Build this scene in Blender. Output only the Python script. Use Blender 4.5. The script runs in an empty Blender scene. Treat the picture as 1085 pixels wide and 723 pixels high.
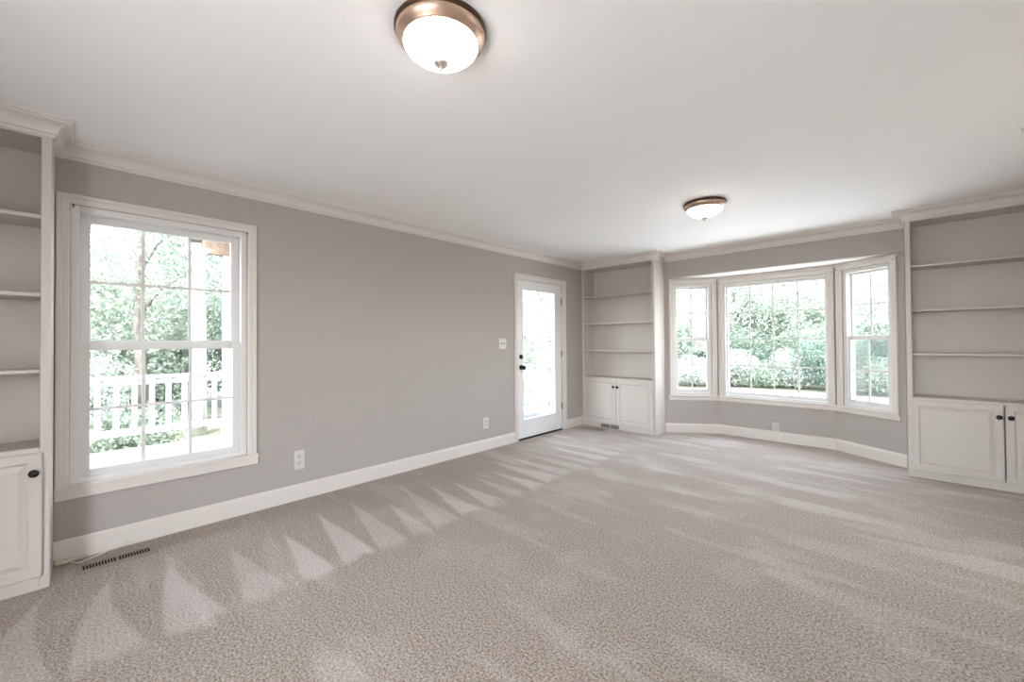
import bpy, bmesh, math, random
import numpy as np
from mathutils import Vector, Matrix
PI = math.pi
SC = bpy.context.scene
COL = SC.collection

# ------------------------------------------------------------------ camera
def set_camera():
    f, yaw, pit, rol, py = 433.6281, 43.6741, 0.6618, -0.4021, -3.6314
    a, b, c = map(math.radians, (yaw, pit, rol))
    fw = Vector((-math.sin(a)*math.cos(b), math.cos(a)*math.cos(b), math.sin(b)))
    r = Vector((math.cos(a), math.sin(a), 0)); u = r.cross(fw)
    r2 = r*math.cos(c)+u*math.sin(c); u2 = -r*math.sin(c)+u*math.cos(c)
    cd = bpy.data.cameras.new('camera'); co = bpy.data.objects.new('camera', cd); COL.objects.link(co)
    m = Matrix((r2, u2, -fw)).transposed().to_4x4(); m.translation = (3.4773, -5.465, 1.2334)
    co.matrix_world = m
    cd.sensor_fit = 'HORIZONTAL'; cd.sensor_width = 36; cd.lens = f*36/1085
    cd.shift_y = py/1085; cd.clip_start = .02; cd.clip_end = 300
    SC.camera = co
set_camera()

# ------------------------------------------------------------------ light, exposure
EXPOSURE = 0.40
SKY_STRENGTH = 2.45
SUN_STRENGTH = 7.5
LAMP_STRENGTH = 15.0
SC.view_settings.view_transform = 'Standard'; SC.view_settings.look = 'None'
SC.view_settings.gamma = 1; SC.view_settings.use_curve_mapping = False
SC.view_settings.exposure = EXPOSURE
SC.cycles.max_bounces = 14; SC.cycles.diffuse_bounces = 8; SC.cycles.glossy_bounces = 4
SC.cycles.transparent_max_bounces = 16; SC.cycles.transmission_bounces = 6
SC.cycles.sample_clamp_indirect = 6
SC.cycles.use_denoising = True
w = bpy.data.worlds.new('world'); SC.world = w; w.use_nodes = True
nt = w.node_tree; bg = nt.nodes['Background']
sky = nt.nodes.new('ShaderNodeTexSky'); sky.sky_type = 'NISHITA'; sky.sun_disc = False
sky.sun_elevation = math.radians(62); sky.sun_rotation = math.radians(120)
sky.air_density = 1.0; sky.dust_density = 1.0; sky.ozone_density = 1.0
hs = nt.nodes.new('ShaderNodeHueSaturation'); hs.inputs['Saturation'].default_value = .40
nt.links.new(sky.outputs[0], hs.inputs['Color']); nt.links.new(hs.outputs[0], bg.inputs[0])
bg.inputs[1].default_value = SKY_STRENGTH
sd = bpy.data.lights.new('sun', 'SUN'); sd.energy = SUN_STRENGTH; sd.angle = math.radians(2.0); sd.color = (1, .965, .91)
so = bpy.data.objects.new('sun', sd); COL.objects.link(so)
sdir = Vector((.45, -.42, 1.35)).normalized()
so.rotation_euler = sdir.to_track_quat('Z', 'Y').to_euler(); so.location = (8, -8, 20)

# ------------------------------------------------------------------ materials
def principled(name, col, rough=.5, metal=0., spec=.5):
    m = bpy.data.materials.new(name); m.use_nodes = True
    p = m.node_tree.nodes['Principled BSDF']
    p.inputs['Base Color'].default_value = (*col, 1); p.inputs['Roughness'].default_value = rough
    p.inputs['Metallic'].default_value = metal; p.inputs['Specular IOR Level'].default_value = spec
    return m
def noise_mat(name, c1, c2, scale, rough=.6, bump=0., metal=0., detail=4, stretch=None, spec=.4):
    m = principled(name, c1, rough, metal, spec); N = m.node_tree.nodes; L = m.node_tree.links
    p = N['Principled BSDF']; tc = N.new('ShaderNodeTexCoord')
    src = tc.outputs['Object']
    if stretch:
        mp = N.new('ShaderNodeMapping'); mp.inputs['Scale'].default_value = stretch; L.new(src, mp.inputs[0]); src = mp.outputs[0]
    n = N.new('ShaderNodeTexNoise'); n.inputs['Scale'].default_value = scale; n.inputs['Detail'].default_value = detail
    L.new(src, n.inputs['Vector'])
    r = N.new('ShaderNodeValToRGB'); r.color_ramp.elements[0].position = .35; r.color_ramp.elements[1].position = .65
    r.color_ramp.elements[0].color = (*c1, 1); r.color_ramp.elements[1].color = (*c2, 1)
    L.new(n.outputs['Fac'], r.inputs[0]); L.new(r.outputs[0], p.inputs['Base Color'])
    if bump:
        b = N.new('ShaderNodeBump'); b.inputs['Strength'].default_value = bump; b.inputs['Distance'].default_value = .004
        L.new(n.outputs['Fac'], b.inputs['Height']); L.new(b.outputs[0], p.inputs['Normal'])
    return m
M = {}
M['wall'] = noise_mat('wall_paint', (.395, .359, .333), (.406, .369, .343), 60, .75, .06)
M['trim'] = noise_mat('trim_paint', (.65, .603, .562), (.665, .617, .576), 40, .42, .02)
M['cab'] = noise_mat('cabinet_paint', (.55, .503, .464), (.562, .514, .475), 40, .42, .02)
M['ceil'] = noise_mat('ceiling_paint', (.875, .855, .84), (.885, .865, .85), 70, .85, .05)
M['vinyl'] = principled('window_vinyl', (.72, .705, .69), .35)
M['doorw'] = principled('door_enamel', (.72, .71, .70), .4)
M['black'] = principled('black_metal', (.012, .011, .010), .35, .6)
M['dark'] = principled('void_shade', (.010, .009, .008), .9)  # near-black painted for the shade inside hollows
M['nickel'] = principled('hinge_nickel', (.30, .28, .26), .4, 1.)
M['bronze'] = noise_mat('fixture_bronze', (.58, .40, .29), (.64, .45, .34), 30, .35, 0, .85)
M['rope'] = principled('fixture_dark_bronze', (.10, .055, .035), .45, .8)
M['finial'] = principled('fixture_finial', (.55, .45, .38), .4, .8)
M['plate'] = principled('plate_plastic', (.60, .575, .55), .35)
M['plate2'] = principled('plate_insert', (.56, .535, .51), .4)
M['reg'] = noise_mat('register_metal', (.27, .222, .19), (.31, .255, .22), 20, .45, 0, .3)
M['grille'] = principled('grille_grey', (.30, .29, .28), .5, .2)
M['cord'] = principled('cord_white', (.70, .64, .56), .5)
M['deck'] = noise_mat('deck_boards', (.06, .06, .065), (.20, .20, .21), 6, .8, .1, stretch=(8, .6, 1))
M['white'] = principled('exterior_white', (.46, .47, .48), .5)
M['brownwood'] = noise_mat('rafter_wood', (.15, .10, .07), (.22, .155, .11), 12, .8, .1)
M['shingle'] = noise_mat('roof_underside', (.16, .14, .125), (.24, .21, .19), 25, .9, .2)
M['bark'] = noise_mat('tree_bark', (.10, .085, .07), (.19, .165, .14), 14, .9, .4, stretch=(1, 1, .25))
M['palebark'] = noise_mat('pale_bark', (.42, .41, .39), (.62, .61, .59), 9, .85, .2, stretch=(1, 1, .5))
M['ground'] = noise_mat('yard_ground', (.10, .11, .07), (.20, .19, .14), 1.6, .95, 0)
M['drive'] = noise_mat('pale_gravel', (.72, .71, .69), (.85, .84, .82), 5, .95, .2)
M['scrap'] = noise_mat('carpet_edge', (.42, .36, .29), (.60, .53, .45), 90, .95, .5)
M['siding'] = noise_mat('house_siding', (.66, .70, .74), (.74, .77, .80), 3, .8, 0, stretch=(.2, .2, 12))
M['brick'] = noise_mat('brick_red', (.40, .24, .19), (.52, .34, .28), 10, .9, .2)

def glass_mat():
    m = bpy.data.materials.new('window_glass'); m.use_nodes = True; N = m.node_tree.nodes; L = m.node_tree.links
    N.remove(N['Principled BSDF']); out = N['Material Output']
    t = N.new('ShaderNodeBsdfTransparent'); t.inputs[0].default_value = (.96, .98, .97, 1)
    g = N.new('ShaderNodeBsdfGlossy'); g.inputs['Roughness'].default_value = .02
    lw = N.new('ShaderNodeLayerWeight'); pw = N.new('ShaderNodeMath'); pw.operation = 'POWER'; pw.inputs[1].default_value = 5; L.new(lw.outputs['Facing'], pw.inputs[0])
    fr = N.new('ShaderNodeMath'); fr.operation = 'MULTIPLY_ADD'; fr.inputs[1].default_value = .7; fr.inputs[2].default_value = .025; L.new(pw.outputs[0], fr.inputs[0])
    mx = N.new('ShaderNodeMixShader'); L.new(fr.outputs[0], mx.inputs[0]); L.new(t.outputs[0], mx.inputs[1]); L.new(g.outputs[0], mx.inputs[2])
    L.new(mx.outputs[0], out.inputs['Surface']); return m
M['glass'] = glass_mat()
def lamp_mat():
    m = principled('lamp_glass', (.9, .88, .84), .25); p = m.node_tree.nodes['Principled BSDF']
    p.inputs['Emission Color'].default_value = (1, .95, .88, 1); p.inputs['Emission Strength'].default_value = LAMP_STRENGTH
    return m
M['lamp'] = lamp_mat()
def leaf_mat(name, c1, c2, trans=.45):
    m = bpy.data.materials.new(name); m.use_nodes = True; N = m.node_tree.nodes; L = m.node_tree.links
    N.remove(N['Principled BSDF']); out = N['Material Output']
    tc = N.new('ShaderNodeTexCoord'); n = N.new('ShaderNodeTexNoise'); n.inputs['Scale'].default_value = 7; n.inputs['Detail'].default_value = 3
    L.new(tc.outputs['Object'], n.inputs['Vector'])
    r = N.new('ShaderNodeValToRGB'); r.color_ramp.elements[0].position = .32; r.color_ramp.elements[1].position = .68
    r.color_ramp.elements[0].color = (*c1, 1); r.color_ramp.elements[1].color = (*c2, 1); L.new(n.outputs['Fac'], r.inputs[0])
    d = N.new('ShaderNodeBsdfDiffuse'); t = N.new('ShaderNodeBsdfTranslucent'); g = N.new('ShaderNodeBsdfGlossy'); g.inputs['Roughness'].default_value = .35
    mx = N.new('ShaderNodeMixShader'); mx.inputs[0].default_value = trans
    L.new(r.outputs[0], d.inputs[0]); L.new(r.outputs[0], t.inputs[0]); L.new(d.outputs[0], mx.inputs[1]); L.new(t.outputs[0], mx.inputs[2])
    m2 = N.new('ShaderNodeMixShader'); m2.inputs[0].default_value = .06
    L.new(mx.outputs[0], m2.inputs[1]); L.new(g.outputs[0], m2.inputs[2]); L.new(m2.outputs[0], out.inputs['Surface'])
    return m
M['leaf_a'] = leaf_mat('leaf_pale', (.21, .255, .195), (.45, .49, .40))
M['leaf_b'] = leaf_mat('leaf_mid', (.14, .185, .135), (.33, .38, .30))
M['leaf_c'] = leaf_mat('leaf_deep', (.085, .14, .105), (.215, .285, .22))
M['leaf_w'] = leaf_mat('leaf_silver', (.24, .275, .23), (.46, .49, .44))

def carpet_mat():
    m = principled('carpet', (.6, .53, .46), .95, 0, .1); N = m.node_tree.nodes; L = m.node_tree.links; p = N['Principled BSDF']
    p.inputs['Sheen Weight'].default_value = .15
    tc = N.new('ShaderNodeTexCoord'); O = tc.outputs['Object']
    def noise(scale, detail=3, vec=None, rough=.5, dist=0):
        n = N.new('ShaderNodeTexNoise'); n.inputs['Scale'].default_value = scale; n.inputs['Detail'].default_value = detail
        n.inputs['Roughness'].default_value = rough; n.inputs['Distortion'].default_value = dist
        L.new(vec or O, n.inputs['Vector']); return n.outputs['Fac']
    def math_(op, a, b=None, c=None):
        n = N.new('ShaderNodeMath'); n.operation = op
        for i, v in enumerate((a, b, c)):
            if v is None: continue
            if isinstance(v, (int, float)): n.inputs[i].default_value = v
            else: L.new(v, n.inputs[i])
        return n.outputs[0]
    def ramp(x, a, b):
        n = N.new('ShaderNodeMapRange'); n.interpolation_type = 'SMOOTHSTEP'
        n.inputs['From Min'].default_value = a; n.inputs['From Max'].default_value = b; L.new(x, n.inputs['Value']); return n.outputs[0]
    def mapping(rot, sc):
        n = N.new('ShaderNodeMapping'); n.inputs['Rotation'].default_value = (0, 0, rot); n.inputs['Scale'].default_value = sc; L.new(O, n.inputs[0]); return n.outputs[0]
    sp = N.new('ShaderNodeSeparateXYZ'); L.new(O, sp.inputs[0]); X, Y = sp.outputs[0], sp.outputs[1]
    # tuft speckle
    fine = noise(260, 2); mid = noise(100, 3, None, .6)
    # vacuum wedges brushed out from the left wall: each starts as a point by the wall and widens
    wob = noise(1.7, 2); wob2 = noise(5, 3)
    t = math_('DIVIDE', math_('SUBTRACT', X, .32), .88)
    ysh = math_('ADD', math_('MULTIPLY', noise(.35, 1), .8), math_('MULTIPLY', X, .12))
    yc = math_('DIVIDE', math_('ADD', Y, ysh), .235); u = math_('FRACT', yc); cell = math_('FLOOR', yc)
    rnd = math_('FRACT', math_('MULTIPLY', math_('SINE', math_('MULTIPLY', cell, 12.99)), 437.58))
    rnd2 = math_('FRACT', math_('MULTIPLY', rnd, 7.31))
    t = math_('DIVIDE', math_('SUBTRACT', X, math_('ADD', .27, math_('MULTIPLY', rnd, .30))), .85)
    half = math_('MULTIPLY', math_('ADD', t, math_('MULTIPLY', math_('SUBTRACT', wob2, .5), .12)), .46)
    inside = ramp(math_('SUBTRACT', half, math_('ABSOLUTE', math_('SUBTRACT', u, .45))), -.03, .09)
    band = math_('MULTIPLY', ramp(math_('SUBTRACT', math_('ADD', X, math_('MULTIPLY', wob2, .3)), 0), .36, .44),
                 math_('SUBTRACT', 1., ramp(math_('ADD', X, math_('MULTIPLY', wob2, .35)), 1.32, 1.44)))
    wedge = math_('MULTIPLY', math_('MULTIPLY', math_('MULTIPLY', inside, math_('ADD', .45, math_('MULTIPLY', rnd2, .5))), band), math_('SUBTRACT', 1., ramp(Y, -1.6, -1.0)))
    # longer brushed streaks over the rest of the floor, plus painted bay light
    s1 = ramp(noise(1.0, 3, mapping(.12, (.75, 5.2, 1)), .5, .25), .50, .58)
    s2 = ramp(noise(1.0, 3, mapping(1.25, (.8, 4.2, 1)), .5, .2), .54, .62)
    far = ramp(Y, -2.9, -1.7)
    brk = ramp(noise(.9, 2), .42, .60)
    streak_baylight = math_('ADD', math_('MULTIPLY', s1, math_('MULTIPLY', far, math_('MULTIPLY', brk, .65))), math_('MULTIPLY', s2, .28))
    streak_baylight = math_('ADD', streak_baylight, math_('MULTIPLY', ramp(Y, -2.0, -.4), .30))  # paler toward the bay, its window light put into the colour
    patch = ramp(noise(2.2, 4, None, .6), .52, .66)
    lines = noise(1.0, 2, mapping(-.28, (1.2, 60, 1)), .5)
    brush_baylight = math_('ADD', math_('ADD', math_('MULTIPLY', wedge, .95), streak_baylight), math_('MULTIPLY', patch, .22))
    brush_baylight = math_('ADD', brush_baylight, math_('MULTIPLY', ramp(lines, .60, .70), .16))
    brush_baylight = math_('MINIMUM', brush_baylight, 1.)
    c_lo = N.new('ShaderNodeValToRGB'); e = c_lo.color_ramp.elements
    e[0].position = .39; e[0].color = (.13, .095, .068, 1); e[1].position = .60; e[1].color = (.49, .415, .35, 1)
    sp2 = math_('ADD', math_('MULTIPLY', fine, .38), math_('MULTIPLY', mid, .62)); L.new(sp2, c_lo.inputs[0])
    c_hi = N.new('ShaderNodeValToRGB'); e = c_hi.color_ramp.elements
    e[0].position = .36; e[0].color = (.31, .26, .225, 1); e[1].position = .62; e[1].color = (.60, .54, .50, 1); L.new(sp2, c_hi.inputs[0])
    mx = N.new('ShaderNodeMix'); mx.data_type = 'RGBA'; L.new(brush_baylight, mx.inputs[0]); L.new(c_lo.outputs[0], mx.inputs[6]); L.new(c_hi.outputs[0], mx.inputs[7])
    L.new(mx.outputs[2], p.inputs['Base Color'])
    b = N.new('ShaderNodeBump'); b.inputs['Strength'].default_value = .5; b.inputs['Distance'].default_value = .005
    L.new(sp2, b.inputs['Height']); L.new(b.outputs[0], p.inputs['Normal'])
    return m
M['carpet'] = carpet_mat()

# ------------------------------------------------------------------ helpers
def tag(o, label=None, cat=None, group=None, kind=None):
    if label: o['label'] = label
    if cat: o['category'] = cat
    if group: o['group'] = group
    if kind: o['kind'] = kind
    return o
def empty(name, loc=(0, 0, 0), mat=None):
    o = bpy.data.objects.new(name, None); COL.objects.link(o); o.empty_display_size = .1
    if mat is not None: o.matrix_world = mat
    else: o.location = loc
    return o
def obj(name, bm, mat, parent=None, smooth=False, loc=None, bevel=0):
    if bevel: 
        pass
    bmesh.ops.recalc_face_normals(bm, faces=bm.faces)
    me = bpy.data.meshes.new(name); bm.to_mesh(me); bm.free()
    me.materials.append(M[mat] if isinstance(mat, str) else mat)
    if smooth:
        for p in me.polygons: p.use_smooth = True
    o = bpy.data.objects.new(name, me); COL.objects.link(o)
    if parent: o.parent = parent
    if loc: o.location = loc
    if bevel:
        md = o.modifiers.new('bevel', 'BEVEL'); md.width = bevel; md.segments = 2; md.limit_method = 'ANGLE'
    return o
def box(bm, x0, x1, y0, y1, z0, z1, mat=None):
    v = [Vector((x, y, z)) for x in (x0, x1) for y in (y0, y1) for z in (z0, z1)]
    if mat is not None: v = [mat @ q for q in v]
    V = [bm.verts.new(q) for q in v]
    for f in ((0, 1, 3, 2), (4, 6, 7, 5), (0, 4, 5, 1), (2, 3, 7, 6), (0, 2, 6, 4), (1, 5, 7, 3)):
        bm.faces.new([V[i] for i in f])
    return bm
def B(*a, **k): return box(bmesh.new(), *a, **k)
def prism(poly, z0, z1):
    bm = bmesh.new(); n = len(poly)
    a = [bm.verts.new((x, y, z0)) for x, y in poly]; b = [bm.verts.new((x, y, z1)) for x, y in poly]
    bm.faces.new(a[::-1]); bm.faces.new(b)
    for i in range(n): bm.faces.new((a[i], a[(i+1) % n], b[(i+1) % n], b[i]))
    return bm
def frame_mat(p, q):
    """local x along the wall (left to right seen from the room), y into the room, z up; origin on floor at p"""
    p = Vector((p[0], p[1], 0)); q = Vector((q[0], q[1], 0)); t = (q-p).normalized(); n = Vector((t.y, -t.x, 0))
    m = Matrix((t, n, Vector((0, 0, 1)))).transposed().to_4x4(); m.translation = p
    return m
def sweep(bm, prof, path, m0=0, m1=0):
    """profile (offset into room, z) swept along a 2D path with mitred corners; m0/m1: inner mitre at the ends"""
    pts = [Vector(p) for p in path]; rings = []
    ts = [(pts[i+1]-pts[i]).normalized() for i in range(len(pts)-1)]
    nr = lambda t: Vector((t.y, -t.x))
    for i, p in enumerate(pts):
        ring = []
        for o, z in prof:
            if i == 0: q = p+nr(ts[0])*o+ts[0]*o*m0
            elif i == len(pts)-1: q = p+nr(ts[-1])*o-ts[-1]*o*m1
            else:
                n1, n2 = nr(ts[i-1]), nr(ts[i]); b = (n1+n2); b = b/(b.length_squared)*2
                q = p+b*o
            ring.append(bm.verts.new((q.x, q.y, z)))
        rings.append(ring)
    n = len(prof)
    for a, b in zip(rings, rings[1:]):
        for i in range(n): bm.faces.new((a[i], a[(i+1) % n], b[(i+1) % n], b[i]))
    bm.faces.new(rings[0][::-1]); bm.faces.new(rings[-1])
    return bm
def lathe(bm, prof, seg=48, center=(0, 0, 0), axis=None, rfun=None):
    rings = []; c = Vector(center)
    for r, z in prof:
        ring = []
        if r < 1e-6:
            q = Vector((0, 0, z)); q = axis @ q if axis is not None else q; v = bm.verts.new(c+q); ring = [v]*seg
        else:
            for k in range(seg):
                a = 2*PI*k/seg; rr = r*(rfun(a, z) if rfun else 1)
                q = Vector((rr*math.cos(a), rr*math.sin(a), z)); q = axis @ q if axis is not None else q
                ring.append(bm.verts.new(c+q))
        rings.append(ring)
    for a, b in zip(rings, rings[1:]):
        for k in range(seg):
            vs = []
            for v in (a[k], a[(k+1) % seg], b[(k+1) % seg], b[k]):
                if v not in vs: vs.append(v)
            if len(vs) > 2:
                try: bm.faces.new(vs)
                except ValueError: pass
    for ring in (rings[0], rings[-1]):
        if len(set(ring)) > 2: bm.faces.new(ring)
    return bm
def tube(bm, pts, radii, seg=8):
    pts = [Vector(p) for p in pts]; rings = []
    for i, p in enumerate(pts):
        t = (pts[min(i+1, len(pts)-1)]-pts[max(i-1, 0)]).normalized()
        a = t.cross(Vector((.31, .17, 1)) if abs(t.z) < .95 else Vector((1, .1, 0))).normalized(); b = t.cross(a)
        r = radii[i] if hasattr(radii, '__len__') else radii
        rings.append([bm.verts.new(p+a*r*math.cos(2*PI*k/seg)+b*r*math.sin(2*PI*k/seg)) for k in range(seg)])
    for a, b in zip(rings, rings[1:]):
        for k in range(seg): bm.faces.new((a[k], a[(k+1) % seg], b[(k+1) % seg], b[k]))
    bm.faces.new(rings[0][::-1]); bm.faces.new(rings[-1])
    return bm

# ------------------------------------------------------------------ dimensions
H = 2.4016
BD = .3037            # depth of the built-ins
BX, RX, RW = 1.1325, 3.4995, 4.632
b0, b1, b2, b3 = (BX, 0), (1.7012, .383), (2.9264, .383), (RX, 0)
YB = -6.75
HZ = 2.0812
TH = .14
S = 'structure'

# ------------------------------------------------------------------ shell
fl = prism([(-TH, YB), (RW+.1, YB), (RW+.1, 0), b3, b2, b1, b0, (-TH, 0)], -.12, 0)
tag(obj('floor', fl, 'carpet'), 'beige speckled wall to wall carpet with pale vacuum marks and bay light painted in', 'carpet', kind=S)
tag(obj('ceiling', prism([(-.5, YB-1.6), (RW+.6, YB-1.6), (RW+.6, 0.3), (-.5, 0.3)], H, H+.25), 'ceil'), 'flat off-white painted ceiling over the whole room', 'ceiling', kind=S)  # overhang past the back and right walls added to keep sun out

def wall_with_openings(name, p, q, L, z1, ops, label, x0=0, extra=0, mat='wall'):
    """ops: list of (s0,s1,z0,z1) sorted by s"""
    m = frame_mat(p, q); bm = bmesh.new(); s = x0
    for (a, b, c, d) in ops:
        box(bm, s, a, -TH, 0, 0, z1, m)
        if c > 0: box(bm, a, b, -TH, 0, 0, c, m)
        box(bm, a, b, -TH, 0, d, z1, m); s = b
    box(bm, s, L, -TH, 0, 0, z1, m)
    return tag(obj(name, bm, mat), label, 'wall', kind=S)
WIN = (-5.520, -4.634, .425, 2.055)     # clear opening inside the casing (Y0,Y1,z0,z1)
DOOR = (-1.724, -.806, 0, 2.032)
off = -YB
wall_with_openings('wall_left', (0, YB), (0, 0), -YB, H, [(WIN[0]+off, WIN[1]+off, WIN[2], WIN[3]), (DOOR[0]+off, DOOR[1]+off, 0, DOOR[3])],
                   'long warm grey wall holding the sash window and the glass door')
bm = bmesh.new(); box(bm, -TH, BX-.001, .001, TH, 0, H); tag(obj('wall_far_left', bm, 'wall'), 'short grey wall behind the built-in bookcase in the far corner', 'wall', kind=S)
bm = bmesh.new(); box(bm, RX+.001, RW+TH, .001, TH, 0, H); tag(obj('wall_far_right', bm, 'wall'), 'short grey wall behind the built-in right of the bay window', 'wall', kind=S)
bm = B(BX-.001, RX+.001, 0, .10, HZ, H); tag(obj('wall_bay_header', bm, 'wall'), 'grey header wall above the bay window opening', 'wall', kind=S)
tag(obj('ceiling_bay', prism([(BX-.02, .1005), (RX+.02, .1005), (b3[0]+.1, .2), (b2[0]+.2, b2[1]+.2), (b1[0]-.2, b1[1]+.2), (b0[0]-.1, .2)], HZ, HZ+.2), 'ceil'),
    'white angled soffit over the bay window', 'ceiling', kind=S)
bm = B(RW, RW+TH, YB, -2.75, 0, H); box(bm, RW, RW+TH, -2.2, 0, 0, H); box(bm, RW, RW+TH, -2.75, -2.2, 0, 1.0); box(bm, RW, RW+TH, -2.75, -2.2, 2.0, H); tag(obj('wall_right', bm, 'wall'), 'grey side wall outside the picture, with one narrow opening added for daylight', 'wall', kind=S)  # narrow opening added in this unseen wall to let daylight in
# unseen back wall with a wide opening added to let daylight in
bm = bmesh.new(); box(bm, -TH, 2.2, YB-TH, YB, 0, H); box(bm, 3.75, RW+TH, YB-TH, YB, 0, H); box(bm, 2.2, 3.75, YB-TH, YB, 2.05, H)
tag(obj('wall_back', bm, 'wall'), 'grey wall behind the viewer with a wide opening added for daylight', 'wall', kind=S)

# bay walls with window openings
SL = math.hypot(b1[0]-b0[0], b1[1]-b0[1]); ML = b2[0]-b1[0]
SO = (.117, .602, .505, 2.005)          # side opening measured from the outer corner
MO = (.062, ML-.062, .505, 1.99)
def bay_wall(name, p, q, L, op, label):
    m = frame_mat(p, q); bm = bmesh.new(); a, b, c, d = op
    box(bm, 0, a, -TH, 0, 0, HZ, m); box(bm, b, L, -TH, 0, 0, HZ, m); box(bm, a, b, -TH, 0, 0, c, m); box(bm, a, b, -TH, 0, d, HZ, m)
    # corner fillers outside
    return tag(obj(name, bm, 'wall'), label, 'wall', kind=S)
bay_wall('wall_bay_left', b0, b1, SL, SO, 'angled grey wall under the left bay window')
bay_wall('wall_bay_middle', b1, b2, ML, MO, 'grey wall under the wide middle bay window')
bay_wall('wall_bay_right', b2, b3, SL, (SL-SO[1], SL-SO[0], SO[2], SO[3]), 'angled grey wall under the right bay window')
bm = bmesh.new()
for c, s in ((b1, -1), (b2, 1)):
    box(bm, c[0]-(.12 if s < 0 else -.0), c[0]+(0 if s < 0 else .12), c[1]+.03, c[1]+TH, 0, HZ)
obj_c = tag(obj('wall_bay_corner', bm, 'wall'), 'grey corner posts between the bay windows', 'wall', kind=S)

# ------------------------------------------------------------------ trim
BASE = [(0, 0), (.014, 0), (.014, .098), (.011, .104), (.011, .110), (.006, .117), (.004, .124), (0, .124)]
def base(name, path, label, m0=0, m1=0):
    tag(obj(name, sweep(bmesh.new(), BASE, path, m0, m1), 'trim'), label, 'baseboard', kind=S)
base('baseboard_left', [(0, -5.58), (0, DOOR[0]-.044)], 'white baseboard along the left wall between bookcase and glass door')
base('baseboard_corner', [(0, DOOR[1]+.088), (0, -BD)], 'short white baseboard between the glass door and corner bookcase')
base('baseboard_bay', [b0, b1, b2, b3], 'white baseboard running round the three sides of the bay')
def crown_prof(zt=H, e=.0847, h=.0935):
    pr = [(0, zt), (0, zt-h), (.008, zt-h), (.011, zt-h+.011), (.011, zt-h+.015), (.019, zt-h+.017)]
    for k in range(7):
        a = k/6*PI/2
        pr.append((.019+(e-.040)*(1-math.cos(a))*.999, zt-h+.019+(h-.045)*math.sin(a)))
    pr += [(e-.013, zt-.022), (e-.011, zt-.015), (e-.001, zt-.012), (e, zt)]
    return pr
CR = crown_prof()
tag(obj('trim_1', sweep(bmesh.new(), CR, [(0, -5.58), (0, -BD)], 1, 1), 'trim'), 'white crown moulding along the top of the left wall', 'moulding', kind=S)
tag(obj('trim_2', sweep(bmesh.new(), CR, [(BX, 0), (RX, 0)], 1, 1), 'trim'), 'white crown moulding above the bay window header', 'moulding', kind=S)

# ------------------------------------------------------------------ windows
def ring(bm, m, x0, x1, z0, z1, w, y0, y1, wb=None, wt=None):
    wb = wb or w; wt = wt or w
    box(bm, x0, x0+w, y0, y1, z0, z1, m); box(bm, x1-w, x1, y0, y1, z0, z1, m)
    box(bm, x0+w, x1-w, y0, y1, z0, z0+wb, m); box(bm, x0+w, x1-w, y0, y1, z1-wt, z1, m)
    return bm
def mitre_casing(bm, m, x0, x1, z0, z1, w, prof):
    """three-sided casing with mitred corners; inner edge x0..x1, head at z1; prof = (distance from inner edge, depth)"""
    loops = []
    for d, y in prof:
        loops.append([(x0-d, y, z0), (x0-d, y, z1+d), (x1+d, y, z1+d), (x1+d, y, z0)])
    V = [[bm.verts.new(m @ Vector(p)) for p in l] for l in loops]; n = len(V)
    for i in range(n):
        a, b = V[i], V[(i+1) % n]
        for k in range(3): bm.faces.new((a[k], a[k+1], b[k+1], b[k]))
    bm.faces.new([l[0] for l in V]); bm.faces.new([l[3] for l in V])
    return bm
def cas_prof(w): return [(0, 0), (0, .011), (.006, .014), (w*.55, .016), (w*.62, .021), (w*.9, .023), (w, .019), (w, 0)]
def sash_parts(root, m, x0, x1, z0, z1, ga, gb, gz0, gz1, y0, y1, cols, rows, name, lab):
    """one sash: outer x0..x1,z0..z1, glass ga..gb,gz0..gz1"""
    bm = bmesh.new()
    box(bm, x0, ga, y0, y1, z0, z1, m); box(bm, gb, x1, y0, y1, z0, z1, m)
    box(bm, ga, gb, y0, y1, z0, gz0, m); box(bm, ga, gb, y0, y1, gz1, z1, m)
    s = obj(name, bm, 'vinyl', root, bevel=.003); 
    ym = (y0+y1)/2
    obj('pane', B(ga-.004, gb+.004, ym-.003, ym+.003, gz0-.004, gz1+.004, mat=m), 'glass', s)
    bm = bmesh.new(); w = .009
    for k in range(1, cols):
        x = ga+(gb-ga)*k/cols; box(bm, x-w, x+w, ym+.003, ym+.009, gz0, gz1, m)
    for k in range(1, rows):
        z = gz0+(gz1-gz0)*k/rows; box(bm, ga, gb, ym+.003, ym+.0085, z-w, z+w, m)
    obj('muntin_grid', bm, 'vinyl', s)
    return s
def double_hung(name, label, m, op, cw, cols, low, up, cas_in=None, apron=True, ctop=None):
    """op: opening in local coords; low/up: glass rects (ga,gb,z0,z1)"""
    x0, x1, z0, z1 = op
    root = empty(name, m.translation); tag(root, label, 'window', kind=S)
    inv = root.matrix_world.inverted() if False else Matrix.Translation(-m.translation)
    mm = inv @ m
    obj('casing', mitre_casing(bmesh.new(), mm, x0, x1, z0, z1, cw, cas_prof(cw)), 'trim', root)
    fw = .038
    obj('jamb', ring(bmesh.new(), mm, x0, x1, z0, z1, fw, -.125, -.012, fw*.8), 'vinyl', root, bevel=.003)
    a, b, c, d = up; sx0, sx1 = x0+fw, x1-fw
    sash_parts(root, mm, sx0, sx1, low[3]+.002, z1-fw+.001, a, b, c, d, -.105, -.075, cols, 2, 'upper_sash', '')
    a, b, c, d = low
    sash_parts(root, mm, sx0-.008, sx1+.008, z0+.02, d+.045, a, b, c, d, -.066, -.030, cols, 2, 'lower_sash', '')
    return root, mm
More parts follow.
